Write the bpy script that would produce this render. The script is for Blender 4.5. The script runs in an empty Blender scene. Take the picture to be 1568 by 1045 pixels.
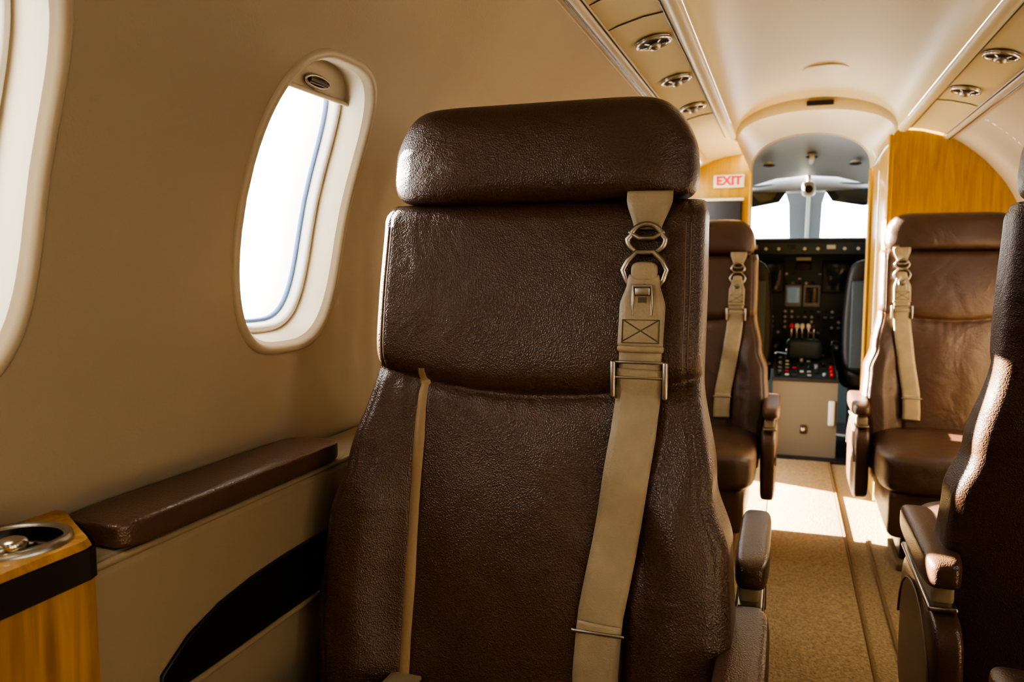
import bpy, bmesh, math, random
from mathutils import Vector, Matrix
random.seed(4)
E=1.1      # eye height above cabin floor
CX=0.10    # cabin centre line
sc=bpy.context.scene
# ------------------------------------------------------------------ materials
def nmat(name,col,rough=.5,metal=0,bump=0,bscale=50,kind='noise',var=0,vscale=5,coat=0,spec=.5,emis=None,estr=0,bdist=.002,wr=0,wrs=9):
    m=bpy.data.materials.new(name); m.use_nodes=True
    nt=m.node_tree; b=nt.nodes['Principled BSDF']
    b.inputs['Base Color'].default_value=(*col,1); b.inputs['Roughness'].default_value=rough
    b.inputs['Metallic'].default_value=metal; b.inputs['Coat Weight'].default_value=coat
    b.inputs['Specular IOR Level'].default_value=spec
    tc=nt.nodes.new('ShaderNodeTexCoord')
    if emis: 
        b.inputs['Emission Color'].default_value=(*emis,1); b.inputs['Emission Strength'].default_value=estr
    if var:
        n=nt.nodes.new('ShaderNodeTexNoise'); n.inputs['Scale'].default_value=vscale; n.inputs['Detail'].default_value=5
        nt.links.new(tc.outputs['Object'],n.inputs['Vector'])
        r=nt.nodes.new('ShaderNodeValToRGB')
        r.color_ramp.elements[0].position=.3; r.color_ramp.elements[1].position=.7
        r.color_ramp.elements[0].color=(*[c*(1-var) for c in col],1)
        r.color_ramp.elements[1].color=(*[min(1,c*(1+var)) for c in col],1)
        nt.links.new(n.outputs['Fac'],r.inputs['Fac']); nt.links.new(r.outputs['Color'],b.inputs['Base Color'])
    if bump:
        if kind=='voronoi':
            t=nt.nodes.new('ShaderNodeTexVoronoi'); out=t.outputs['Distance']
        else:
            t=nt.nodes.new('ShaderNodeTexNoise'); t.inputs['Detail'].default_value=4; out=t.outputs['Fac']
        t.inputs['Scale'].default_value=bscale
        nt.links.new(tc.outputs['Object'],t.inputs['Vector'])
        bp=nt.nodes.new('ShaderNodeBump'); bp.inputs['Strength'].default_value=bump; bp.inputs['Distance'].default_value=bdist
        nt.links.new(out,bp.inputs['Height']); nt.links.new(bp.outputs['Normal'],b.inputs['Normal'])
        if wr:
            n2=nt.nodes.new('ShaderNodeTexNoise'); n2.inputs['Scale'].default_value=wrs; n2.inputs['Detail'].default_value=3; n2.inputs['Distortion'].default_value=.8
            nt.links.new(tc.outputs['Object'],n2.inputs['Vector'])
            b2=nt.nodes.new('ShaderNodeBump'); b2.inputs['Strength'].default_value=wr; b2.inputs['Distance'].default_value=.02
            nt.links.new(n2.outputs['Fac'],b2.inputs['Height']); nt.links.new(b2.outputs['Normal'],bp.inputs['Normal'])
    return m
def woodmat(name,c1,c2,scale=(3,3,.35),rough=.35,coat=.3):
    m=bpy.data.materials.new(name); m.use_nodes=True; nt=m.node_tree; b=nt.nodes['Principled BSDF']
    tc=nt.nodes.new('ShaderNodeTexCoord'); mp=nt.nodes.new('ShaderNodeMapping'); mp.inputs['Scale'].default_value=scale
    n=nt.nodes.new('ShaderNodeTexNoise'); n.inputs['Scale'].default_value=14; n.inputs['Detail'].default_value=8; n.inputs['Distortion'].default_value=1.2
    r=nt.nodes.new('ShaderNodeValToRGB'); r.color_ramp.elements[0].position=.32; r.color_ramp.elements[1].position=.68
    r.color_ramp.elements[0].color=(*c1,1); r.color_ramp.elements[1].color=(*c2,1)
    nt.links.new(tc.outputs['Object'],mp.inputs[0]); nt.links.new(mp.outputs[0],n.inputs['Vector'])
    nt.links.new(n.outputs['Fac'],r.inputs['Fac']); nt.links.new(r.outputs['Color'],b.inputs['Base Color'])
    b.inputs['Roughness'].default_value=rough; b.inputs['Coat Weight'].default_value=coat
    return m
def glassmat():
    m=bpy.data.materials.new('pane_glass'); m.use_nodes=True; nt=m.node_tree
    for n in list(nt.nodes):
        if n.type=='BSDF_PRINCIPLED': nt.nodes.remove(n)
    o=[n for n in nt.nodes if n.type=='OUTPUT_MATERIAL'][0]
    t=nt.nodes.new('ShaderNodeBsdfTransparent'); t.inputs[0].default_value=(.96,.98,1,1)
    g=nt.nodes.new('ShaderNodeBsdfGlossy'); g.inputs['Roughness'].default_value=.02
    mx=nt.nodes.new('ShaderNodeMixShader'); mx.inputs[0].default_value=.05
    nt.links.new(t.outputs[0],mx.inputs[1]); nt.links.new(g.outputs[0],mx.inputs[2]); nt.links.new(mx.outputs[0],o.inputs[0])
    return m
LEA=nmat('leather_brown',(.080,.040,.024),.31,bump=.6,bscale=420,kind='voronoi',var=.12,vscale=6,spec=.7,bdist=.0012,wr=.35,wrs=8)
LEA2=nmat('leather_armrest',(.110,.058,.037),.28,bump=.4,bscale=420,kind='voronoi',spec=.6,bdist=.001)
SEAM=nmat('seam_thread',(.22,.15,.10),.6)
TAN=nmat('tan_piping',(.36,.25,.14),.5,bump=.2,bscale=300)
WEB=nmat('belt_webbing',(.37,.295,.19),.42,bump=.5,bscale=500,var=.08,vscale=30,bdist=.001)
WEBD=nmat('belt_stitch',(.12,.09,.05),.7)
CREAM=nmat('wall_vinyl',(.41,.325,.215),.55,bump=.15,bscale=260,var=.04,vscale=2)
CEIL=nmat('ceiling_vinyl',(.53,.43,.235),.38,bump=.12,bscale=220)
TRIM=nmat('window_bezel',(.47,.385,.265),.36)
REV=nmat('window_reveal_vinyl',(.50,.42,.30),.42)
WHITE=nmat('white_plastic',(.88,.85,.79),.35)
BLUE=nmat('pane_gasket',(.22,.34,.60),.4)
PANEL=nmat('side_panel_vinyl',(.33,.255,.16),.5,bump=.1,bscale=200)
WOOD=woodmat('wood_honey',(.30,.145,.036),(.54,.30,.09),scale=(3,3,.25))
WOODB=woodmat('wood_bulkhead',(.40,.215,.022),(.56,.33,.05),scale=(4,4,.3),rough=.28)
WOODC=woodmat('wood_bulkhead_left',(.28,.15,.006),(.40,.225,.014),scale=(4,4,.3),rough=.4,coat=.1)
DARK=nmat('black_plastic',(.012,.012,.014),.45)
DKTRIM=nmat('dark_trim',(.035,.026,.020),.25,coat=.4)
CHROME=nmat('chrome',(.66,.62,.56),.2,metal=1)
STEEL=nmat('belt_steel',(.46,.42,.36),.33,metal=1)
WELL=nmat('cup_well_steel',(.30,.28,.26),.16,metal=1)
CARPET=nmat('carpet_tan',(.36,.27,.165),.95,bump=1,bscale=170,var=.30,vscale=110,spec=.1,bdist=.010)
CARPD=nmat('carpet_edge',(.20,.14,.08),.95,bump=1,bscale=200,spec=.1)
GREY=nmat('cockpit_grey',(.25,.28,.31),.5,bump=.1,bscale=100)
COCKD=nmat('cockpit_dark',(.030,.048,.058),.5)
PED=nmat('pedestal_taupe',(.14,.12,.09),.55)
SCREEN=nmat('screen_glass',(.015,.03,.04),.1)
KNOBW=nmat('knob_light',(.50,.50,.48),.4)
RED=nmat('red_plastic',(.50,.008,.005),.5)
SIGN=nmat('sign_face',(.50,.43,.32),.5)
LCD=nmat('lcd_lit',(.10,.16,.18),.2,emis=(.5,.7,.75),estr=.15)
GLASS=glassmat()
VISOR=nmat('sun_visor_smoke',(.012,.026,.030),.2)
# ------------------------------------------------------------------ helpers
def link(o,parent=None):
    sc.collection.objects.link(o)
    if parent: o.parent=parent
    return o
def mesh(name,v,f,mat,parent=None,smooth=True,weld=False):
    me=bpy.data.meshes.new(name); me.from_pydata([tuple(p) for p in v],[],f)
    bm=bmesh.new(); bm.from_mesh(me)
    if weld: bmesh.ops.remove_doubles(bm,verts=bm.verts,dist=.0002)
    bmesh.ops.recalc_face_normals(bm,faces=bm.faces); bm.to_mesh(me); bm.free()
    if smooth:
        for p in me.polygons: p.use_smooth=True
    me.materials.append(mat)
    return link(bpy.data.objects.new(name,me),parent)
def root(name,loc=(0,0,0),rz=0,scale=(1,1,1)):
    o=bpy.data.objects.new(name,None); o.location=loc; o.rotation_euler=(0,0,rz); o.scale=scale; o.empty_display_size=.05
    return link(o)
def box(name,c,d,bev,mat,parent=None,rot=None,seg=3):
    bm=bmesh.new(); bmesh.ops.create_cube(bm,size=1)
    for v in bm.verts: v.co=Vector((v.co.x*d[0],v.co.y*d[1],v.co.z*d[2]))
    if bev: bmesh.ops.bevel(bm,geom=bm.edges[:],offset=min(bev,min(d)*.49),segments=seg,affect='EDGES',profile=.5)
    me=bpy.data.meshes.new(name); 
    if rot: bmesh.ops.rotate(bm,verts=bm.verts,cent=(0,0,0),matrix=Matrix.Rotation(rot[1],3,rot[0]))
    bmesh.ops.translate(bm,verts=bm.verts,vec=c)
    bm.to_mesh(me); bm.free(); me.materials.append(mat)
    o=link(bpy.data.objects.new(name,me),parent)
    if bev:
        for p in me.polygons: p.use_smooth=True
        try: me.set_sharp_from_angle(angle=math.radians(50))
        except Exception: pass
    return o
def pbox(name,c,h,p,mat,parent=None,deform=None,n=22,py=None):
    """rounded (p-norm) box, h half sizes"""
    bm=bmesh.new(); bmesh.ops.create_cube(bm,size=2)
    bmesh.ops.subdivide_edges(bm,edges=bm.edges[:],cuts=n,use_grid_fill=True)
    q_=py or p
    for v in bm.verts:
        x,y,z=[math.sin(t*math.pi/2*.96)/math.sin(math.pi/2*.96) for t in v.co]
        k=((abs(x)**p+abs(z)**p)**(q_/p)+abs(y)**q_)**(1/q_)
        x,y,z=x/k,y/k,z/k
        if deform: x,y,z=deform(x,y,z)
        v.co=Vector((c[0]+x*h[0],c[1]+y*h[1],c[2]+z*h[2]))
    me=bpy.data.meshes.new(name); bm.to_mesh(me); bm.free(); me.materials.append(mat)
    for q in me.polygons: q.use_smooth=True
    return link(bpy.data.objects.new(name,me),parent)
def tube(name,pts,r,mat,parent=None,cyc=False,res=3):
    cu=bpy.data.curves.new(name,'CURVE'); cu.dimensions='3D'; cu.bevel_depth=r; cu.bevel_resolution=res; cu.use_fill_caps=True
    s=cu.splines.new('POLY'); s.points.add(len(pts)-1)
    for i,p in enumerate(pts): s.points[i].co=(*p,1)
    s.use_cyclic_u=cyc
    if len(pts)>3: s.use_smooth=True
    cu.materials.append(mat)
    return link(bpy.data.objects.new(name,cu),parent)
def cyl(name,c,r,h,mat,parent=None,axis='Z',n=32,r2=None,bev=.0):
    bm=bmesh.new(); bmesh.ops.create_cone(bm,cap_ends=True,segments=n,radius1=r,radius2=r if r2 is None else r2,depth=h)
    if bev: bmesh.ops.bevel(bm,geom=[e for e in bm.edges if len(e.link_faces)==2 and any(len(f.verts)>4 for f in e.link_faces)],offset=bev,segments=3,affect='EDGES')
    if axis=='Y': bmesh.ops.rotate(bm,verts=bm.verts,cent=(0,0,0),matrix=Matrix.Rotation(math.pi/2,3,'X'))
    if axis=='X': bmesh.ops.rotate(bm,verts=bm.verts,cent=(0,0,0),matrix=Matrix.Rotation(math.pi/2,3,'Y'))
    bmesh.ops.translate(bm,verts=bm.verts,vec=c)
    me=bpy.data.meshes.new(name); bm.to_mesh(me); bm.free(); me.materials.append(mat)
    for q in me.polygons: q.use_smooth=len(q.vertices)<=4
    return link(bpy.data.objects.new(name,me),parent)
def ring(c,ru,rv,U,V,n=40):
    c=Vector(c);U=Vector(U);V=Vector(V)
    return [tuple(c+U*ru*math.cos(2*math.pi*i/n)+V*rv*math.sin(2*math.pi*i/n)) for i in range(n)]
def lerp(a,b,t): return a+(b-a)*t
def interp(tab,x):
    if x<=tab[0][0]: return tab[0][1]
    for (a,va),(b,vb) in zip(tab,tab[1:]):
        if x<=b:
            t=(x-a)/(b-a); t=t*t*(3-2*t); return lerp(va,vb,t)
    return tab[-1][1]
def sstep(a,b,x):
    t=max(0,min(1,(x-a)/(b-a))); return t*t*(3-2*t)
def bridge(loops,closed=True):
    v=[];f=[];n=len(loops[0])
    for L in loops: v+=L
    for i in range(len(loops)-1):
        for j in range(n if closed else n-1):
            k=(j+1)%n
            f.append((i*n+j,i*n+k,(i+1)*n+k,(i+1)*n+j))
    return v,f
# ------------------------------------------------------------------ cabin profile
PP=[(.84,-E),(.90,-.85),(.925,-.55),(.925,-.32),(.912,-.12),(.875,.11),(.79,.31),(.70,.43),(.61,.51),(.54,.555)]
def catmull(P,k=24):
    Q=[P[0]]+P+[P[-1]]; out=[]
    for i in range(1,len(Q)-2):
        p0,p1,p2,p3=Q[i-1],Q[i],Q[i+1],Q[i+2]
        for j in range(k):
            t=j/k
            out.append(tuple(.5*((2*p1[d])+(-p0[d]+p2[d])*t+(2*p0[d]-5*p1[d]+4*p2[d]-p3[d])*t*t+(-p0[d]+3*p1[d]-3*p2[d]+p3[d])*t**3) for d in (0,1)))
    out.append(P[-1]); return out
PR=catmull(PP); SL=[0]
for a,b in zip(PR,PR[1:]): SL.append(SL[-1]+math.dist(a,b))
SMAX=SL[-1]
import bisect
def prof(s):
    s=max(0,min(SMAX,s)); i=min(len(PR)-2,max(0,bisect.bisect_right(SL,s)-1)); t=(s-SL[i])/(SL[i+1]-SL[i])
    return (lerp(PR[i][0],PR[i+1][0],t),lerp(PR[i][1],PR[i+1][1],t))
def sofz(z):
    return SL[min(range(len(PR)),key=lambda i:abs(PR[i][1]-z))]
def wp(side,y,s,d=0):
    p=prof(s); a=prof(s-.01); b=prof(s+.01); tx,tz=b[0]-a[0],b[1]-a[1]; l=math.hypot(tx,tz); nx,nz=tz/l,-tx/l
    x=p[0]+nx*d; z=p[1]+nz*d
    return (CX+side*x,y,E+z)
SC=sofz(.105); WA,WB=.146,.245; NW=72
def sel(a,b,ex=3.1,n=NW):
    o=[]
    for i in range(n):
        t=2*math.pi*i/n; c,s_=math.cos(t),math.sin(t)
        o.append((a*math.copysign(abs(c)**(2/ex),c),b*math.copysign(abs(s_)**(2/ex),s_)))
    return o
def rectpt(dy,ds,hy,hs):
    k=max(abs(dy)/hy,abs(ds)/hs); return dy/k,ds/k
HY,HS=.32,.32
def wall_shell(name,side,ycells,y_extra):
    v=[];f=[]
    def add(vv,ff):
        o=len(v); v.extend(vv); f.extend([tuple(i+o for i in q) for q in ff])
    def grid(y0,y1,s0,s1,ny,ns):
        L=[[wp(side,lerp(y0,y1,i/ny),lerp(s0,s1,j/ns)) for j in range(ns+1)] for i in range(ny+1)]
        add(*bridge(L,False))
    for yc in ycells:
        loops=[]
        h=sel(WA,WB)
        R=[]
        for (a,b) in h:
            R.append(rectpt(a,b*1.0,HY,HS))
        for r in range(11):
            t=r/10
            loops.append([wp(side,yc+lerp(a[0],b[0],t),SC+lerp(a[1],b[1],t)) for a,b in zip(h,R)])
        idx=[min(range(NW),key=lambda i:math.dist(R[i],(cx*HY,cs*HS))) for cx in(-1,1) for cs in (-1,1)]
        k=0
        for cx in(-1,1):
            for cs in(-1,1):
                loops[-1][idx[k]]=wp(side,yc+cx*HY,SC+cs*HS); k+=1
        add(*bridge(loops))
        grid(yc-HY,yc+HY,0,SC-HS,4,20); grid(yc-HY,yc+HY,SC+HS,SMAX,4,10)
    for (a,b) in y_extra: grid(a,b,0,SMAX,3,60)
    return mesh(name,v,f,CREAM)
YC=[1.165+.64*k for k in range(-3,4)]
DY0,DY1=3.60,4.42
wall_shell('wall_left',-1,YC,[(-1.5,YC[0]-HY),(YC[-1]+HY,DY0),(DY1,4.6)])
wall_shell('wall_right',1,YC,[(-1.5,YC[0]-HY),(YC[-1]+HY,4.6)])
# windows
def window(i,side,yc):
    r=root('window_%d'%i)
    def loops(spec):
        return [[wp(side,yc+p[0],SC+p[1],d) for p in sel(WA-k,WB-k)] for k,d in spec]
    mesh('bezel',*bridge(loops([(-.012,.001),(-.011,-.004),(-.006,-.007),(0,-.006),(.004,0),(.009,.006)])),TRIM,r)
    mesh('reveal',*bridge(loops([(.009,.006),(.012,.02),(.017,.045),(.018,.050)])),REV,r)
    mesh('inner_frame',*bridge(loops([(.018,.050),(.021,.046),(.027,.046),(.031,.052),(.034,.062)])),WHITE,r)
    mesh('gasket',*bridge(loops([(.034,.062),(.038,.062),(.040,.068)])),BLUE,r)
    mesh('outer_frame',*bridge(loops([(.040,.068),(.044,.085),(.045,.095)])),WHITE,r)
    rings=[[wp(side,yc+p[0]*q,SC+p[1]*q,.066) for p in sel(WA-.039,WB-.039)] for q in (1,.75,.5,.25,.02)]
    mesh('pane',*bridge(rings),GLASS,r)
    # sliding shade pulled almost fully up
    g=[]
    B=WB-.016; A=WA-.016
    for j in range(9):
        row=[]
        s_=lerp(WB-.068,B*.999,j/8)
        w=A*max(.02,(1-min(.999,(s_/B)**3.1)))**(1/3.1)
        for k in range(17): row.append(wp(side,yc+lerp(-w,w,k/16),SC+s_,.042))
        g.append(row)
    mesh('shade',*bridge(g,False),TRIM,r)
    hb=WB-.050
    U=Vector(wp(side,yc,SC+hb+.01,.04))-Vector(wp(side,yc,SC+hb-.01,.04)); U.normalize()
    c=Vector(wp(side,yc,SC+hb,.036))
    tube('shade_handle_rim',[tuple(c+Vector((0,.034*math.cos(t),0))+U*.009*math.sin(t)) for t in [2*math.pi*k/24 for k in range(24)]],.0025,STEEL,r,True)
    tube('shade_handle',[tuple(c+Vector((0,k,0))) for k in(-.026,-.01,.01,.026)],.0055,DKTRIM,r)
    tube('shade_lip',[wp(side,yc+t*A*.94,SC+WB-.068,.038) for t in [-1,-.8,-.5,0,.5,.8,1]],.004,TRIM,r)
n=1
for side in(-1,1):
    for yc in YC:
        window(n,side,yc); n+=1
# ------------------------------------------------------------------ floor
box('floor',(CX,1.9,-.03),(2.0,8.6,.06),0,CARPET)
rr=root('aisle_runner')
box('runner',(.10,1.9,.006),(.30,5.6,.012),.005,CARPET,rr)
for x in(-.055,.255): tube('runner_binding',[(x,-.9,.008),(x,1.5,.008),(x,3.2,.008),(x,4.7,.008)],.005,CARPD,rr)
rr=root('seat_track')
box('rail_edge',(.335,1.2,.003),(.012,4.4,.006),.002,CARPD,rr)
# ------------------------------------------------------------------ ceiling
def extr(name,pts,y0,y1,mat,n=8,weld=False):
    L=[[(CX+p[0],lerp(y0,y1,i/n),E+p[1]) for p in pts] for i in range(n+1)]
    return mesh(name,*bridge(L,False),mat)
arch=[(.345*math.cos(math.pi*i/32),.600+.155*math.sin(math.pi*i/32)**.9) for i in range(33)]
extr('ceiling',arch,-1.5,3.95,CEIL)
for side,nm in((-1,'left'),(1,'right')):
    pts=[(side*.545,.552),(side*.50,.572),(side*.44,.588),(side*.38,.596),(side*.345,.598)]
    r=root('overhead_service_panel')
    o=extr('panel',pts,-1.5,4.6 if side<0 else 3.925,CEIL); o.parent=r
    rd=[(side*(.365+.022*math.cos(a)),.594-.016*math.sin(a)) for a in [math.pi*k/10 for k in range(11)]]
    o=extr('ridge',rd,-1.5,3.925,CEIL); o.parent=r
    rl=[(side*(.545+.02*math.cos(a)),.548-.010*math.sin(a)) for a in [math.pi*k/10 for k in range(11)]]
    o=extr('rail',rl,-1.5,3.925,TRIM); o.parent=r
    for dx,dz in((.564,.543),(.525,.556),(.545,.538),(.392,.5925)):
        tube('rail_bead',[(CX+side*dx,y,E+dz) for y in(-1.5,0,1.5,3.0,3.92)],.0035 if dx>.5 else .0022,TRIM if dx in(.564,.525) else DKTRIM,r)
    for y in [-.9,-.2,.45,1.1,1.75,1.95,3.28]:
        tube('panel_joint',[(CX+side*p,y,E+q-.001) for p,q in((.53,.560),(.50,.571),(.44,.587),(.39,.594))],.0016,DKTRIM,r)
    for y in [.1,.5,1.0,2.15,2.6,3.07]:
        g=root('air_gasper'); g.location=(CX+side*.448,y,E+.582); g.rotation_euler=(0,side*math.radians(12),0)
        cyl('bezel',(0,0,-.002),.048,.006,CHROME,g,bev=.002)
        tube('outer_ring',ring((0,0,-.006),.044,.044,(1,0,0),(0,1,0)),.0045,CHROME,g,True)
        cyl('well',(0,0,-.007),.038,.004,DARK,g)
        pbox('nozzle',(0,0,-.012),(.018,.018,.013),2.2,STEEL,g,n=8)
        for k in range(5):
            a=k*1.2566+.3
            tube('vane',[(.02*math.cos(a),.02*math.sin(a),-.011),(.036*math.cos(a),.036*math.sin(a),-.010)],.003,CHROME,g)
r=root('ceiling_speaker_cover'); zc=E+.755
cyl('disc',(CX+.02,3.38,zc-.004),.085,.008,CEIL,r,n=48,bev=.003)
# aft wall
def archz(x):
    x=abs(x)
    if x<.345: return .600+.155*math.sqrt(max(0,1-(x/.345)**2))**.9
    if x<.54: return .598-.043*(x-.345)/.195
    return None
def plate(name,y,th,pts,mat,parent=None):
    n=len(pts); v=[(p[0],y,p[1]) for p in pts]+[(p[0],y+th,p[1]) for p in pts]
    f=[tuple(range(n)),tuple(range(2*n-1,n-1,-1))]+[(i,(i+1)%n,n+(i+1)%n,n+i) for i in range(n)]
    return mesh(name,v,f,mat,parent,smooth=False)
half=[(p[0]+.004,p[1]) for p in PR[::6]]+[(.54,.557)]
full=[(CX+p[0],E+p[1]) for p in half]+[(CX+x,E+archz(x)+.003) for x in [.44,.35]+[.34*math.cos(math.pi*i/20) for i in range(1,20)]+[-.35,-.44]]+[(CX-p[0],E+p[1]) for p in reversed(half)]
plate('wall_aft',-1.5,-.03,full,CREAM)
# ------------------------------------------------------------------ forward cabin: closet, bulkheads, header
def arch_pts(hw,spring,top,n=24): # left to right, abs coords
    return [(CX-hw*math.cos(math.pi*i/n),E+spring+(top-spring)*math.sin(math.pi*i/n)**.8) for i in range(n+1)]
inner=arch_pts(.34,.575,.705); outer=[(CX-.36*math.cos(math.pi*i/24),E+.59+.17*math.sin(math.pi*i/24)**.9) for i in range(25)]
L=[[(p[0],3.95,p[1]) for p in outer],[(p[0],3.95,p[1]) for p in inner],[(p[0],3.975,p[1]) for p in inner]]
r=root('trim_1'); mesh('header_arch',*bridge(L,False),CEIL,r)
in2=arch_pts(.30,.50,.695)
L=[[(lerp(a[0],b[0],t),lerp(3.975,4.6,t),lerp(a[1],b[1],t)) for a,b in zip(inner,in2)] for t in [i/6 for i in range(7)]]
mesh('vestibule_arch',*bridge(L,False),CEIL,r)
box('vent_slot',(CX+.02,3.945,E+.729),(.115,.012,.022),.004,DARK,r)
tube('arch_edge',[(p[0],3.955,p[1]) for p in inner],.004,CEIL,r)
tube('cockpit_arch_edge',[(p[0],4.6,p[1]) for p in in2],.006,TRIM,r)
n_=24
out2=[(CX-.95*math.cos(math.pi*i/n_),E+.50+.30*math.sin(math.pi*i/n_)) for i in range(n_+1)]
L=[[(p[0],4.61,p[1]) for p in in2],[(p[0],4.61,p[1]) for p in out2]]
r=root('wall_forward'); mesh('arch_panel',*bridge(L,False),WOODB,r)
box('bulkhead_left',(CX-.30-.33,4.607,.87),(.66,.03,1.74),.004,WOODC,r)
box('bulkhead_right',(CX+.30+.33,4.625,.80),(.66,.03,1.60),.004,WOODB,r)
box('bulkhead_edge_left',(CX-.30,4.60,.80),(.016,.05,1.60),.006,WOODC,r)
box('bulkhead_edge_right',(CX+.30,4.61,.80),(.016,.04,1.60),.006,WOODB,r)
cl=root('wall_closet')
hp=[(CX+p[0]-.004,E+p[1]) for p in half[:-1]]
pts=[(CX+.33,0.001)]+hp+[(CX+.54,E+.55),(CX+.44,E+.58),(CX+.345,E+.592),(CX+.33,E+.575)]
plate('front_panel',3.93,.03,pts,WOODB,cl)
box('aisle_panel',(CX+.325,4.265,(E+.575)/2),(.03,.61,E+.573),.006,WOODB,cl)
tube('corner_trim',[(CX+.315,3.925,.02),(CX+.315,3.925,.6),(CX+.315,3.925,1.2),(CX+.315,3.925,E+.57)],.008,WOODB,cl)
tube('top_trim',[(CX+.31,3.93,E+.53),(CX+.31,4.1,E+.53),(CX+.31,4.3,E+.52),(CX+.31,4.57,E+.50)],.006,CHROME,cl)
tube('hinge_strip',[(CX+.308,4.25,.05),(CX+.308,4.25,.6),(CX+.308,4.25,1.1),(CX+.308,4.25,1.55)],.005,CHROME,cl)
d=root('door_1')
for y in(DY0,DY1):
    tube('jamb',[wp(-1,y,SMAX*k/30,-.002) for k in range(31)],.016,TRIM,d)
tube('lintel',[(CX-.54,DY0,E+.55),(CX-.54,3.95,E+.55),(CX-.54,4.2,E+.55),(CX-.54,DY1,E+.55)],.014,TRIM,d)
box('sill',(CX-.84,(DY0+DY1)/2,.012),(.12,.78,.02),.006,CHROME,d)
r=root('exit_sign')
box('face',(-.315,4.583,E+.455),(.165,.012,.072),.004,SIGN,r)
cu=bpy.data.curves.new('exit_text','FONT'); cu.body='EXIT'; cu.size=.066; cu.align_x='CENTER'; cu.align_y='CENTER'; cu.extrude=.001; cu.offset=.0022
cu.materials.append(RED); t=link(bpy.data.objects.new('exit_text',cu),r); t.location=(-.315,4.575,E+.455); t.rotation_euler=(math.pi/2,0,0)
r=root('bulkhead_literature_pocket')
box('pocket',(-.40,4.575,E+.10),(.32,.03,.50),.012,DARK,r); box('pocket_rim',(-.40,4.565,E+.355),(.34,.02,.016),.006,TRIM,r)
# ------------------------------------------------------------------ side ledges
def ledge(side,y0,y1,pads):
    xi=CX+side*.82; xo=CX+side*.915
    r=root('side_ledge')
    P=[(xi,.001),(xi,.748),(xi+side*.004,.760),(xi+side*.012,.766),(xo,.772)]
    L=[[(p[0],lerp(y0,y1,i/6),p[1]) for p in P] for i in range(7)]
    mesh('panel',*bridge(L,False),PANEL,r,smooth=False)
    tube('ledge_lip',[(xi+side*.004,y,.760) for y in(y0,lerp(y0,y1,.3),lerp(y0,y1,.6),y1)],.005,PANEL,r)
    for (a,b) in pads:
        def df(x,y,z): return x,y,(z if z<0 else z*(1-.15*x*x))
        pbox('armrest_pad',(CX+side*.866,(a+b)/2,.784),(.053,(b-a)/2,.019),8,LEA2,r,df,n=26)
    return r
ledge(-1,-1.49,3.58,[(.70,1.185),(1.9,2.4),(3.0,3.5)])
ledge(1,-1.49,3.92,[(.0,.45),(.70,1.185),(1.9,2.4),(3.0,3.5)])
x=CX-.82+.003
top=[(.752,.590),(.80,.620),(.86,.638),(.93,.648),(1.02,.653),(1.15,.655),(1.35,.655)]
bot=[(1.35,.568),(1.15,.567),(1.0,.566),(.86,.564),(.77,.564),(.750,.572)]
pts=top+bot; n=len(pts)
r=root('side_storage_pocket')
mesh('pocket',[(x,p[0],p[1]) for p in pts]+[(x-.002,p[0],p[1]) for p in pts],[tuple(range(n))]+[(i,(i+1)%n,n+(i+1)%n,n+i) for i in range(n)],DARK,r,False)
tube('pocket_rim',[(x,p[0],p[1]) for p in pts],.003,DARK,r,True)
tube('lower_lip',[(x+.001,p[0],p[1]-.008) for p in bot],.005,PANEL,r)
# ------------------------------------------------------------------ cupholder console
r=root('cupholder_console'); r.location=(0,-.008,.015)
q=[(-.695,-.2),(-.695,.642),(-.700,.655),(-.712,.664),(-.81,.722),(-.81,-.2)]
cc=(-.766,.612); RC=.047
mesh('body',*bridge([[(p[0]-.003*(p[0]>-.7),p[1]-.003,z) for p in q] for z in(-.014,.3,.748)]),WOOD,r,False)
mesh('edge_trim',*bridge([[(p[0],p[1],z) for p in q] for z in(.748,.755,.782)]),DKTRIM,r,False)
N=64
qs=[(-.698,.640),(-.703,.653),(-.714,.661),(-.81,.718),(-.83,.718),(-.83,.45),(-.698,.45)]
def hitq(a):
    dx,dy=math.cos(a),math.sin(a); best=None
    for i in range(len(qs)):
        p,s=qs[i],qs[(i+1)%len(qs)]; ex,ey=s[0]-p[0],s[1]-p[1]; den=dx*ey-dy*ex
        if abs(den)<1e-9: continue
        t=((p[0]-cc[0])*ey-(p[1]-cc[1])*ex)/den; u=((p[0]-cc[0])*dy-(p[1]-cc[1])*dx)/den
        if t>0 and -1e-6<=u<=1+1e-6 and(best is None or t<best): best=t
    return best
angs=sorted([2*math.pi*i/N for i in range(N)]+[math.atan2(p[1]-cc[1],p[0]-cc[0])%(2*math.pi) for p in qs])
lo=[(cc[0]+RC*math.cos(a),cc[1]+RC*math.sin(a),.790) for a in angs]
hi=[(cc[0]+(hitq(a)-.004)*math.cos(a),cc[1]+(hitq(a)-.004)*math.sin(a),.790) for a in angs]
ed=[(cc[0]+hitq(a)*math.cos(a),cc[1]+hitq(a)*math.sin(a),.782) for a in angs]
mesh('top',*bridge([lo,hi,ed]),WOOD,r,False)
box('top_aft',(-.764,.125,.786),(.134,.65,.008),.002,WOOD,r)
rg=lambda R,z:[(cc[0]+R*math.cos(a),cc[1]+R*math.sin(a),z) for a in angs]
mesh('cup_rim',*bridge([rg(RC+.009,.790),rg(RC+.008,.796),rg(RC+.002,.798),rg(RC-.001,.793)]),STEEL,r)
mesh('cup_well',*bridge([rg(RC-.001,.793),rg(RC-.004,.76),rg(RC-.005,.70),rg(RC-.008,.692),rg(.001,.690)]),WELL,r)
tube('well_step',rg(RC-.005,.775),.002,STEEL,r,True)
pbox('fold_arm',(cc[0]+.0,cc[1]-.036,.800),(.036,.013,.005),4,STEEL,r,n=8)
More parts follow.
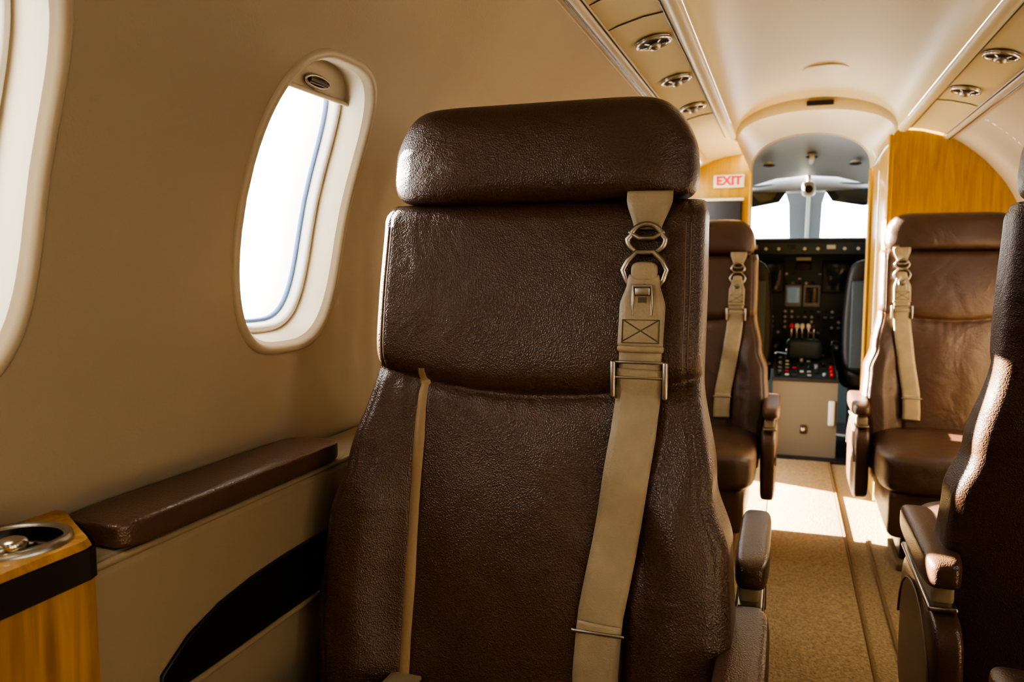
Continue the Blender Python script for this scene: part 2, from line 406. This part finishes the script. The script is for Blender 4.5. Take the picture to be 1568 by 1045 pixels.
pbox('fold_arm_hub',(cc[0]+.03,cc[1]-.026,.802),(.014,.014,.007),2.5,CHROME,r,n=8)
tube('door_groove',[(-.694,.60,.0),(-.694,.60,.50),(-.694,.598,.52),(-.694,.585,.53),(-.694,.2,.53)],.0022,DKTRIM,r)
# ------------------------------------------------------------------ seats
HWT=[(.30,.285),(.45,.302),(.58,.316),(.70,.309),(.79,.283),(.94,.259),(1.05,.259),(1.17,.257),(1.20,.251)]
def hwz(z): return interp(HWT,z)
def bulge(x,z):
    zs=.903+.036*(x/.26)**2; t=z-zs; ax=abs(x)
    if t>0: h=.024*(1-math.exp(-t/.016))+.006*math.sin(min(1,t/.27)*math.pi)*(1-(x/.27)**2)
    else:
        h=.013*(1-math.exp(t/.014))
        h+=.036*sstep(.165,.245,ax)*sstep(0,.20,-t)
        h-=.008*math.exp(-((ax-.166)/.006)**2)*sstep(0,.02,-t)
        h+=.012*math.cos(min(1,ax/.165)*math.pi/2)*math.sin(min(1,-t/.45)*math.pi)
        k=sstep(.01,.10,-t)*(1-sstep(.30,.44,-t))
        h+=k*(.0034*math.sin(58*ax+10*z+1.3*math.sin(17*z)) if ax>.17 else .0016*math.sin(40*x+8*z)*(1-(x/.17)**2))
        # small puckers pulled from the cross seam
        h+=.0012*math.sin(150*x+2*math.sin(30*x))*math.exp(t/.035)*sstep(0,.01,-t)
    h-=.0022*math.exp(-((ax-(hwz(z)-.020))/.0035)**2)
    return h
def fy(x,z): return .18*(z-1.25)-bulge(x,z)
def edge(x,z,r=.032):
    hw=hwz(z); a=abs(x)-(hw-r)
    if a<=0: return 0
    a=min(a/r,1); return r*(1-math.sqrt(max(0,1-a*a)))
ME={}
def part(seat,key,fn):
    if key not in ME:
        o=fn(seat); ME[key]=o.data; return o
    o=bpy.data.objects.new(key,ME[key]); return link(o,seat)
def mk_back(p):
    NX=150; Z=[.30+ (1.195-.30)*i/210 for i in range(211)]
    loops=[]
    for z in Z:
        hw=hwz(z); L=[]
        for i in range(NX+1):
            u=-1+2*i/NX; u=math.sin(u*math.pi/2*.93)/math.sin(math.pi/2*.93); x=u*hw
            topr=.03*(1-math.sqrt(max(0,1-max(0,(z-1.165)/.031)**2)))
            L.append((x,fy(x,z)+edge(x,z)+topr,z))
        yb=.18*(z-1.25)+.085
        L+= [(hw,yb-.02,z),(hw-.006,yb-.004,z),(hw-.02,yb+.004,z)]
        L+=[(lerp(hw-.04,-(hw-.04),k/8),yb+.012*math.sin(math.pi*k/8)+.006,z) for k in range(9)]
        L+= [(-(hw-.02),yb+.004,z),(-(hw-.006),yb-.004,z),(-hw,yb-.02,z)]
        loops.append(L)
    v,f=bridge(loops); n=len(loops[0])
    f.append(tuple(range(n))); f.append(tuple(range((len(loops)-1)*n,len(loops)*n)))
    return mesh('backrest',v,f,LEA,p)
def lin(tab,x):
    for (a,va),(b,vb) in zip(tab,tab[1:]):
        if x<=b: return lerp(va,vb,max(0,(x-a)/(b-a)))
    return tab[-1][1]
def mk_head(p):
    def df(x,y,z):
        w=sum(lin([(-1,.975),(-.5,1.0),(.1,.985),(.5,.93),(1,.81)],z+k) for k in(-.12,-.06,0,.06,.12))/5
        yy=y*(1-.10*z)
        if y<0: yy-=.06*(1-x*x)*(1-z*z)
        return x*w,yy,z
    return pbox('headrest',(0,.022,1.270),(.244,.070,.078),9,LEA,p,df,n=40,py=3.6)
def mk_cush(p):
    def df(x,y,z):
        return x,y,z+(.22*(1-x**4)*(1-y**4) if z>0 else 0)
    return pbox('seat_cushion',(0,-.335,.375),(.285,.285,.080),6,LEA,p,df,n=30)
def mk_strip(p):
    L=[]
    for i in range(60):
        z=lerp(.40,.938,i/59)
        y0=min(fy(.166+k,z) for k in(-.012,-.008,0,.008,.012))
        L.append([(x,y0+.005-.006*math.cos((x+.166)/.011*math.pi/2),z) for x in [-.177,-.173,-.166,-.159,-.155]])
    return mesh('tan_piping',*bridge(L,False),TAN,p)
BP=[(.181,1.19),(.180,1.12),(.179,1.03),(.178,.985),(.177,.935),(.172,.86),(.163,.78),(.152,.70),(.138,.61),(.134,.53),(.136,.47)]
def bx(z):
    for (a,b),(c,d) in zip(BP,BP[1:]):
        if z>=d: return lerp(c,a,(z-d)/(b-d))
    return BP[-1][0]
def ribbon(name,z1,z0,w,off,mat,p,n=60,th=.0025,wf=None,xf=None,rip=0):
    L=[]
    for i in range(n+1):
        z=lerp(z1,z0,i/n); x=xf(z) if xf else bx(z); ww=wf(z) if wf else w
        xa=bx(z+.01); xb=bx(z-.01); ang=math.atan2(xa-xb,.02)
        y=min(fy(x+k,z+j)+edge(x+k,z) for k in(-.03,-.015,0,.015,.03) for j in(-.012,0,.012))-off
        row=[]
        for k in range(7):
            u=-1+2*k/6
            row.append((x+u*ww/2*math.cos(ang),y+.0015*u*u+rip*math.sin(z*38+u*1.3),z-u*ww/2*math.sin(ang)))
        L.append(row)
    for _ in range(4):
        for i in range(1,n):
            for k in range(7):
                a,b,c=L[i-1][k],L[i][k],L[i+1][k]; L[i][k]=(b[0],(a[1]+b[1]*2+c[1])/4,b[2])
    o=mesh(name,*bridge(L,False),mat,p)
    m=o.modifiers.new('s','SOLIDIFY'); m.thickness=th; m.offset=0
    return o
def by(z,off): return fy(bx(z),z)-off
def seat(name,loc,rz,mirror,sx_=1,sz_=1,adx=0,adz=0,cush=(0,0,0)):
    s=root(name,(loc[0],loc[1],0),rz,((-1 if mirror else 1)*sx_,1,sz_))
    part(s,'backrest',mk_back); part(s,'headrest',mk_head); co_=part(s,'seat_cushion',mk_cush); part(s,'tan_piping',mk_strip)
    co_.location=cush
    for sx in(-1,1):
        for o_ in(.017,.024):
            tube('stitch_row',[(sx*(hwz(z)-o_),fy(hwz(z)-o_,z)+edge(hwz(z)-o_,z)-.0004,z) for z in [lerp(.95,1.16,i/20) for i in range(21)]],.0008,SEAM,s,res=1)
    # base
    box('base_shroud',(0,-.30+cush[1]*.6,.215+cush[2]/2),(.50,.50,.19+cush[2]),.03,LEA2,s)
    box('pedestal',(0,-.28,.065),(.40,.44,.126),.015,DKTRIM,s)
    box('floor_rail_l',(-.19,-.27,.016),(.05,.56,.028),.006,CARPD,s); box('floor_rail_r',(.19,-.27,.016),(.05,.56,.028),.006,CARPD,s)
    box('back_hinge_cover',(0,.0,.26),(.52,.12,.14),.03,LEA2,s)
    # aisle arm
    def df(x,y,z):
        return x,y,z*(1-.12*max(0,-y))+(-.25*max(0,-y-.5) if z>0 else 0)
    ax=.330+adx
    pbox('armrest_pad',(ax,-.165,.560+adz),(.034,.19,.032),4.5,LEA2,s,df,n=16)
    box('arm_bracket',(ax-.004,-.17,.512+adz),(.040,.30,.034),.008,PANEL,s)
    tube('arm_button',[(ax+.012,-.25,.514+adz),(ax+.02,-.25,.514+adz)],.008,CHROME,s)
    box('arm_trim',(ax-.002,-.17,.494+adz),(.050,.34,.010),.004,STEEL,s)
    pbox('arm_panel',(ax-.006,-.15,.34+adz),(.030,.20,.15),6,LEA2,s,n=14)
    tube('arm_panel_piping',[(ax+.023,-.15+.185*math.cos(a),.35+adz+.125*math.sin(a)) for a in [math.pi*k/16 for k in range(17)]],.0025,SEAM,s)
    # harness
    ribbon('belt_upper',1.205,1.150,.06,.006,WEB,s,n=14,wf=lambda z:lerp(.038,.066,sstep(1.145,1.195,z)))
    y1=by(1.135,.012); x1=bx(1.135)
    tube('belt_ring',[(x1+.027*math.cos(a)*(1 if math.sin(a)<.2 else .85),y1,1.136+.021*math.sin(a)) for a in [2*math.pi*k/28 for k in range(28)]],.0042,STEEL,s,True)
    tube('ring_bar',[(x1-.025,y1,1.146),(x1-.010,y1-.003,1.137),(x1+.010,y1-.003,1.137),(x1+.025,y1,1.146)],.0035,STEEL,s)
    x2=bx(1.09); y2=by(1.09,.012)
    hx=[(-.012,1.117),(.012,1.117),(.024,1.105),(.031,1.092),(.026,1.078),(.020,1.068),(-.020,1.068),(-.026,1.078),(-.031,1.092),(-.024,1.105)]
    tube('belt_buckle_loop',[(x2+a,y2,b) for a,b in hx],.0042,STEEL,s,True)
    pbox('belt_fold',(x2,y2-.002,1.090),(.019,.007,.014),3,WEB,s,n=8)
    ribbon('belt_tongue_web',1.085,.985,.06,.011,WEB,s,n=24,wf=lambda z:interp([(.98,.064),(1.04,.064),(1.075,.046),(1.09,.04)],z),th=.005)
    x3=bx(1.045); y3=by(1.045,.0165)
    fr=[(-.013,1.070),(.013,1.070),(.014,1.028),(-.014,1.028)]
    tube('tongue_slot',[(x3+a,y3,b) for a,b in fr],.0026,STEEL,s,True)
    box('tongue_slot_bar',(x3,y3,1.062),(.022,.005,.012),.002,STEEL,s)
    box('tongue_slot_hole',(x3,y3+.0018,1.043),(.012,.003,.022),0,WEBD,s)
    yy=lambda z:by(z,.0158)
    c=[(-.026,1.022),(.026,1.022),(.026,.990),(-.026,.990)]
    sx=bx(1.0)
    tube('stitch_box',[(sx+a,yy(b),b) for a,b in c],.0010,WEBD,s,True,res=1)
    tube('stitch_cross_a',[(sx-.025,yy(1.022),1.022),(sx+.025,yy(.992),.992)],.0010,WEBD,s,res=1)
    tube('stitch_cross_b',[(sx+.025,yy(1.022),1.022),(sx-.025,yy(.992),.992)],.0010,WEBD,s,res=1)
    box('web_end_fold',(sx,by(.983,.012),.981),(.066,.010,.010),.004,WEB,s)
    ribbon('belt_mid',.99,.925,.060,.007,WEB,s,n=20)
    xa=bx(.937); ya=by(.937,.014)
    for dx in(-.037,.037): box('adjuster_side',(xa+dx,ya,.937),(.008,.009,.054),.003,STEEL,s)
    for z in(.962,.940): box('adjuster_bar',(xa,ya+.001,z),(.074,.005,.004),.0015,STEEL,s)
    ribbon('belt_lower',.952,.50,.064,.008,WEB,s,n=90,rip=.0016,th=.003)
    xb=bx(.585); yb_=by(.585,.016)
    box('belt_keeper',(xb,yb_-.004,.588),(.076,.005,.005),.002,STEEL,s)
    ribbon('belt_second_layer',.60,.50,.062,.014,WEB,s,n=20,th=.003)
    tube('lap_belt_anchor',[(.09,-.085,.565),(.085,-.11,.56),(.08,-.14,.55)],.008,DARK,s)
    box('lap_belt_buckle',(-.16,-.26,.478+cush[2]),(.06,.10,.018),.006,STEEL,s)
    box('lap_belt_web',(-.16,-.18,.474+cush[2]),(.05,.12,.006),.002,WEB,s)
    return s
seat('cabin_seat',(-.37,1.20),0,False)
seat('cabin_seat',(-.405,1.44),math.pi,True,sx_=.90,sz_=.96,adx=.072,adz=.01,cush=(0,-.08,.07))
seat('cabin_seat',(-.37,3.48),0,False,sz_=.955)
seat('cabin_seat',(.57,1.47),math.pi,False,sx_=.945,adz=.02,adx=-.01,cush=(0,-.08,.075))
seat('cabin_seat',(.62,3.62),0,True,sz_=.97)
seat('cabin_seat',(.62,1.12),0,True)
# ------------------------------------------------------------------ cockpit
ck=root('cockpit_shell')
def csec(y,k,top):
    h=[(.80*k,0),(.84*k,.5),(.83*k,.95),(.78*k,1.25),(.66*k,1.47),(.45*k,top-.08),(.2*k,top-.015)]
    return [(CX-a,y,b) for a,b in h]+[(CX,y,top)]+[(CX+a,y,b) for a,b in reversed(h)]
L=[csec(4.63,1,1.82),csec(4.9,.98,1.80),csec(5.2,.95,1.74),csec(5.45,.92,1.66)]
mesh('ceiling_liner',*bridge([l[3:-3] for l in L],False),GREY,ck)
mesh('lower_left_liner',*bridge([l[:4] for l in L],False),COCKD,ck)
mesh('lower_right_liner',*bridge([l[-4:] for l in L],False),COCKD,ck)
box('cockpit_floor',(CX,5.3,.0),(1.6,1.3,.03),0,DARK,ck)
for dx in(-.22,.02,.26):
    cyl('overhead_vent',(CX+dx,5.12,1.748-abs(dx)*.20),.028,.02,KNOBW,ck,bev=.004)
    tube('overhead_vent_ring',ring((CX+dx,5.12,1.737-abs(dx)*.20),.030,.030,(1,0,0),(0,1,0)),.005,DARK,ck,True)
box('overhead_spine',(CX+.02,5.25,1.725),(.03,.4,.03),.01,KNOBW,ck,rot=None)
ws=root('windshield_frame')
box('header',(CX,5.56,1.615),(1.5,.16,.10),.02,GREY,ws)
def post(x0,x1,w0,w1,name,m):
    A=[(x0-w0,5.54,1.62),(x0+w0,5.54,1.62),(x0+w0,5.60,1.62),(x0-w0,5.60,1.62)]
    M=[(lerp(x0,x1,.35)-lerp(w0,w1,.8),5.66,1.50),(lerp(x0,x1,.35)+lerp(w0,w1,.8),5.66,1.50),(lerp(x0,x1,.35)+lerp(w0,w1,.8),5.72,1.50),(lerp(x0,x1,.35)-lerp(w0,w1,.8),5.72,1.50)]
    B=[(x1-w1,5.92,1.15),(x1+w1,5.92,1.15),(x1+w1,5.98,1.15),(x1-w1,5.98,1.15)]
    mesh(name,*bridge([A,M,B]),m,ws,False)
post(CX,CX+.01,.14,.095,'centre_post',GREY); post(CX-.72,CX-.60,.06,.05,'side_post_left',GREY); post(CX+.72,CX+.60,.06,.05,'side_post_right',GREY)
tube('post_rib',[(CX+.02,5.53,1.60),(CX+.02,5.65,1.50),(CX+.02,5.9,1.17)],.012,KNOBW,ws)
box('sill',(CX,5.86,1.13),(1.5,.4,.05),.01,COCKD,ws)
box('nose_cover',(CX,5.85,.55),(1.6,.05,1.15),0,COCKD,ws)
mesh('glass',[(CX-.7,5.60,1.6),(CX+.7,5.60,1.6),(CX+.62,5.97,1.15),(CX-.62,5.97,1.15)],[(0,1,2,3)],GLASS,ws,False)
for sx in(-1,1):
    v=[(CX+sx*.07,5.50,1.635),(CX+sx*.50,5.48,1.635),(CX+sx*.52,5.46,1.49),(CX+sx*.34,5.47,1.465),(CX+sx*.16,5.50,1.50)]
    vv=v+[(a,b+.008,c) for a,b,c in v]
    rv=root('sun_visor'); mesh('panel',vv,[(0,1,2,3,4),(9,8,7,6,5)]+[(i,(i+1)%5,5+(i+1)%5,5+i) for i in range(5)],VISOR,rv,False)
    tube('visor_arm',[(CX+sx*.12,5.49,1.62),(CX+sx*.3,5.48,1.605),(CX+sx*.48,5.47,1.61)],.006,DARK,rv)
r=root('magnetic_compass'); pbox('case',(CX+.015,5.44,1.575),(.042,.05,.048),3,KNOBW,r,n=10); cyl('face',(CX+.015,5.388,1.57),.024,.01,DARK,r,'Y'); tube('stalk',[(CX+.015,5.45,1.60),(CX+.015,5.45,1.64),(CX+.015,5.46,1.67)],.014,KNOBW,r)
ip=root('instrument_panel')
box('panel',(CX,5.45,.82),(1.35,.05,.80),.01,COCKD,ip)
pbox('glareshield',(CX,5.38,1.225),(.66,.16,.040),5,DARK,ip,n=20)
box('autopilot_strip',(CX,5.22,1.195),(.72,.03,.07),.008,COCKD,ip)
for k in range(9):
    box('strip_display',(CX-.30+k*.075,5.203,1.205),(.05,.006,.025),.002,SCREEN if k%2 else KNOBW,ip) if k%3==0 else cyl('strip_knob',(CX-.30+k*.075,5.198,1.195),.010,.02,KNOBW,ip,'Y',n=16)
for x in(-.50,-.23,.23,.50):
    box('display_bezel',(CX+x,5.418,1.02),(.235,.02,.20),.008,DARK,ip); box('display_screen',(CX+x,5.406,1.02),(.195,.006,.165),.002,SCREEN,ip)
for x in(-.055,.055):
    box('centre_display_bezel',(CX+x,5.418,.90),(.10,.02,.14),.006,GREY,ip); box('centre_display',(CX+x,5.406,.905),(.074,.006,.10),.002,LCD if x<0 else SCREEN,ip)
box('standby_bezel',(CX,5.416,1.09),(.09,.02,.05),.006,DARK,ip)
box('placard',(CX,5.404,1.135),(.09,.004,.022),.001,KNOBW,ip)
for z in(1.04,1.01,.98,.80,.765,.735,.70,.665):
    for k in range(12):
        x=CX-.22+k*.04
        if z>.95 and abs(x-CX)>.12: continue
        if random.random()<.75:
            (cyl('panel_knob',(x,5.415,z),.009,.03,KNOBW if random.random()<.4 else DARK,ip,'Y',n=12) if random.random()<.5 else box('panel_switch',(x,5.415,z),(.02,.02,.012),.002,[KNOBW,GREY,RED,DARK][random.choice([0,1,1,1,3,3,3])],ip))
pd=root('centre_pedestal')
v=[(-.055,4.74,0.001),(.29,4.74,0.001),(.29,4.74,.45),(-.055,4.74,.45),(-.055,5.40,.0),(.29,5.40,.0),(.29,5.40,.58),(-.055,5.40,.58)]
mesh('body',v,[(0,1,2,3),(1,5,6,2),(4,0,3,7),(5,4,7,6),(3,2,6,7)],PED,pd,False)
box('top_edge',(.1175,4.74,.452),(.36,.02,.02),.006,DARK,pd)
v=[(-.045,4.755,.458),(.28,4.755,.458),(.28,5.39,.585),(-.045,5.39,.585)]
mesh('control_face',v,[(0,1,2,3)],COCKD,pd,False)
for j in range(9):
    for k in range(8):
        x=-.02+k*.04; y=4.79+j*.062; z=.464+(y-4.755)*.2
        if .03<x<.2 and j>4: continue
        if random.random()<.8:
            m=random.choice([KNOBW,GREY,DARK,GREY,COCKD,GREY,DARK,RED] if j<3 else [GREY,DARK,KNOBW,DARK])
            box('pedestal_button',(x,y,z+.002),(.022,.030,.010),.003,m,pd) if random.random()<.7 else cyl('pedestal_knob',(x,y,z+.008),.010,.02,m,pd,n=14)
box('throttle_quadrant',(.115,5.15,.585),(.20,.20,.12),.03,COCKD,pd)
for x,m in((.07,KNOBW),(.10,KNOBW),(.135,KNOBW),(.165,DARK),(.04,RED)):
    tube('lever',[(x,5.13,.60),(x,5.10,.68),(x,5.09,.72)],.006,CHROME,pd); pbox('lever_knob',(x,5.085,.73),(.014,.018,.018),2.5,m,pd,n=6)
box('latch_plate',(.115,4.735,.17),(.035,.008,.05),.004,DKTRIM,pd); box('latch',(.115,4.728,.17),(.02,.008,.022),.003,CHROME,pd)
box('handle_block',(.262,4.73,.27),(.035,.02,.14),.008,KNOBW,pd)
for sx,cx_ in((-1,-.315),(1,.555)):
    s=root('pilot_seat',(cx_,4.98,0))
    def df(x,y,z): return x*(1-.08*max(0,z)),y,z
    pbox('back',(0,-.06,.80),(.245,.055,.33),6,DARK,s,df,n=14); pbox('cushion',(0,.16,.44),(.24,.22,.07),5,DARK,s,n=12)
    pbox('head_support',(0,-.05,1.17),(.13,.05,.08),4,DARK,s,n=10); box('seat_base',(0,.12,.20),(.36,.36,.36),.03,COCKD,s)
    box('back_shell',(0,-.13,.76),(.42,.03,.50),.012,COCKD,s); pbox('arm',(-sx*.265,.10,.62),(.022,.16,.022),4,DARK,s,n=8)
    box('neck_bar',(0,-.05,1.10),(.10,.02,.1),.005,STEEL,s)
for xx in(-.28,.52):
    yk=root('control_yoke'); tube('column',[(xx,5.40,.78),(xx,5.15,.80)],.02,DARK,yk)
    tube('wheel',[(xx-.13,5.13,.92),(xx-.15,5.13,.84),(xx-.08,5.14,.78),(xx,5.15,.80),(xx+.08,5.14,.78),(xx+.15,5.13,.84),(xx+.13,5.13,.92)],.015,DARK,yk)
# ------------------------------------------------------------------ light
w=bpy.data.worlds.new('sky'); sc.world=w; w.use_nodes=True
bg=w.node_tree.nodes['Background']; bg.inputs[0].default_value=(1,.99,.965,1); bg.inputs[1].default_value=9.5
su=bpy.data.lights.new('sun','SUN'); su.energy=125; su.angle=.01; su.color=(1,.90,.70)
so=link(bpy.data.objects.new('sun',su)); so.rotation_euler=Vector((1,-.36,-.40)).to_track_quat('-Z','Y').to_euler(); so.location=(-4,1,4)
def area(name,loc,size,sy,e,col,dirv):
    l=bpy.data.lights.new(name,'AREA'); l.shape='RECTANGLE'; l.size=size; l.size_y=sy; l.energy=e; l.color=col
    o=link(bpy.data.objects.new(name,l)); o.location=loc; o.rotation_euler=Vector(dirv).to_track_quat('-Z','Y').to_euler(); return o
area('added_fill',(CX,-.6,E+.70),.25,1.2,3,(1,.84,.58),(0,0,-1))  # added fill light to brighten the seat fronts; no fixture here
area('added_fill',(CX,2.4,E+.72),.2,1.6,1.5,(1,.80,.50),(0,0,-1))  # second added fill under the forward ceiling, not a cabin fixture
# ------------------------------------------------------------------ camera
cam=bpy.data.cameras.new('camera'); co=link(bpy.data.objects.new('camera',cam)); sc.camera=co
co.location=(0,0,E); co.rotation_euler=(math.radians(90-5.5),0,math.radians(18.96))
cam.sensor_width=36; cam.lens=28.0; cam.clip_start=.02
cam.dof.use_dof=True; cam.dof.focus_distance=1.2; cam.dof.aperture_fstop=6.3
sc.view_settings.view_transform='AgX'
try: sc.view_settings.look='AgX - High Contrast'
except Exception as e: print(e)
sc.view_settings.exposure=-.05
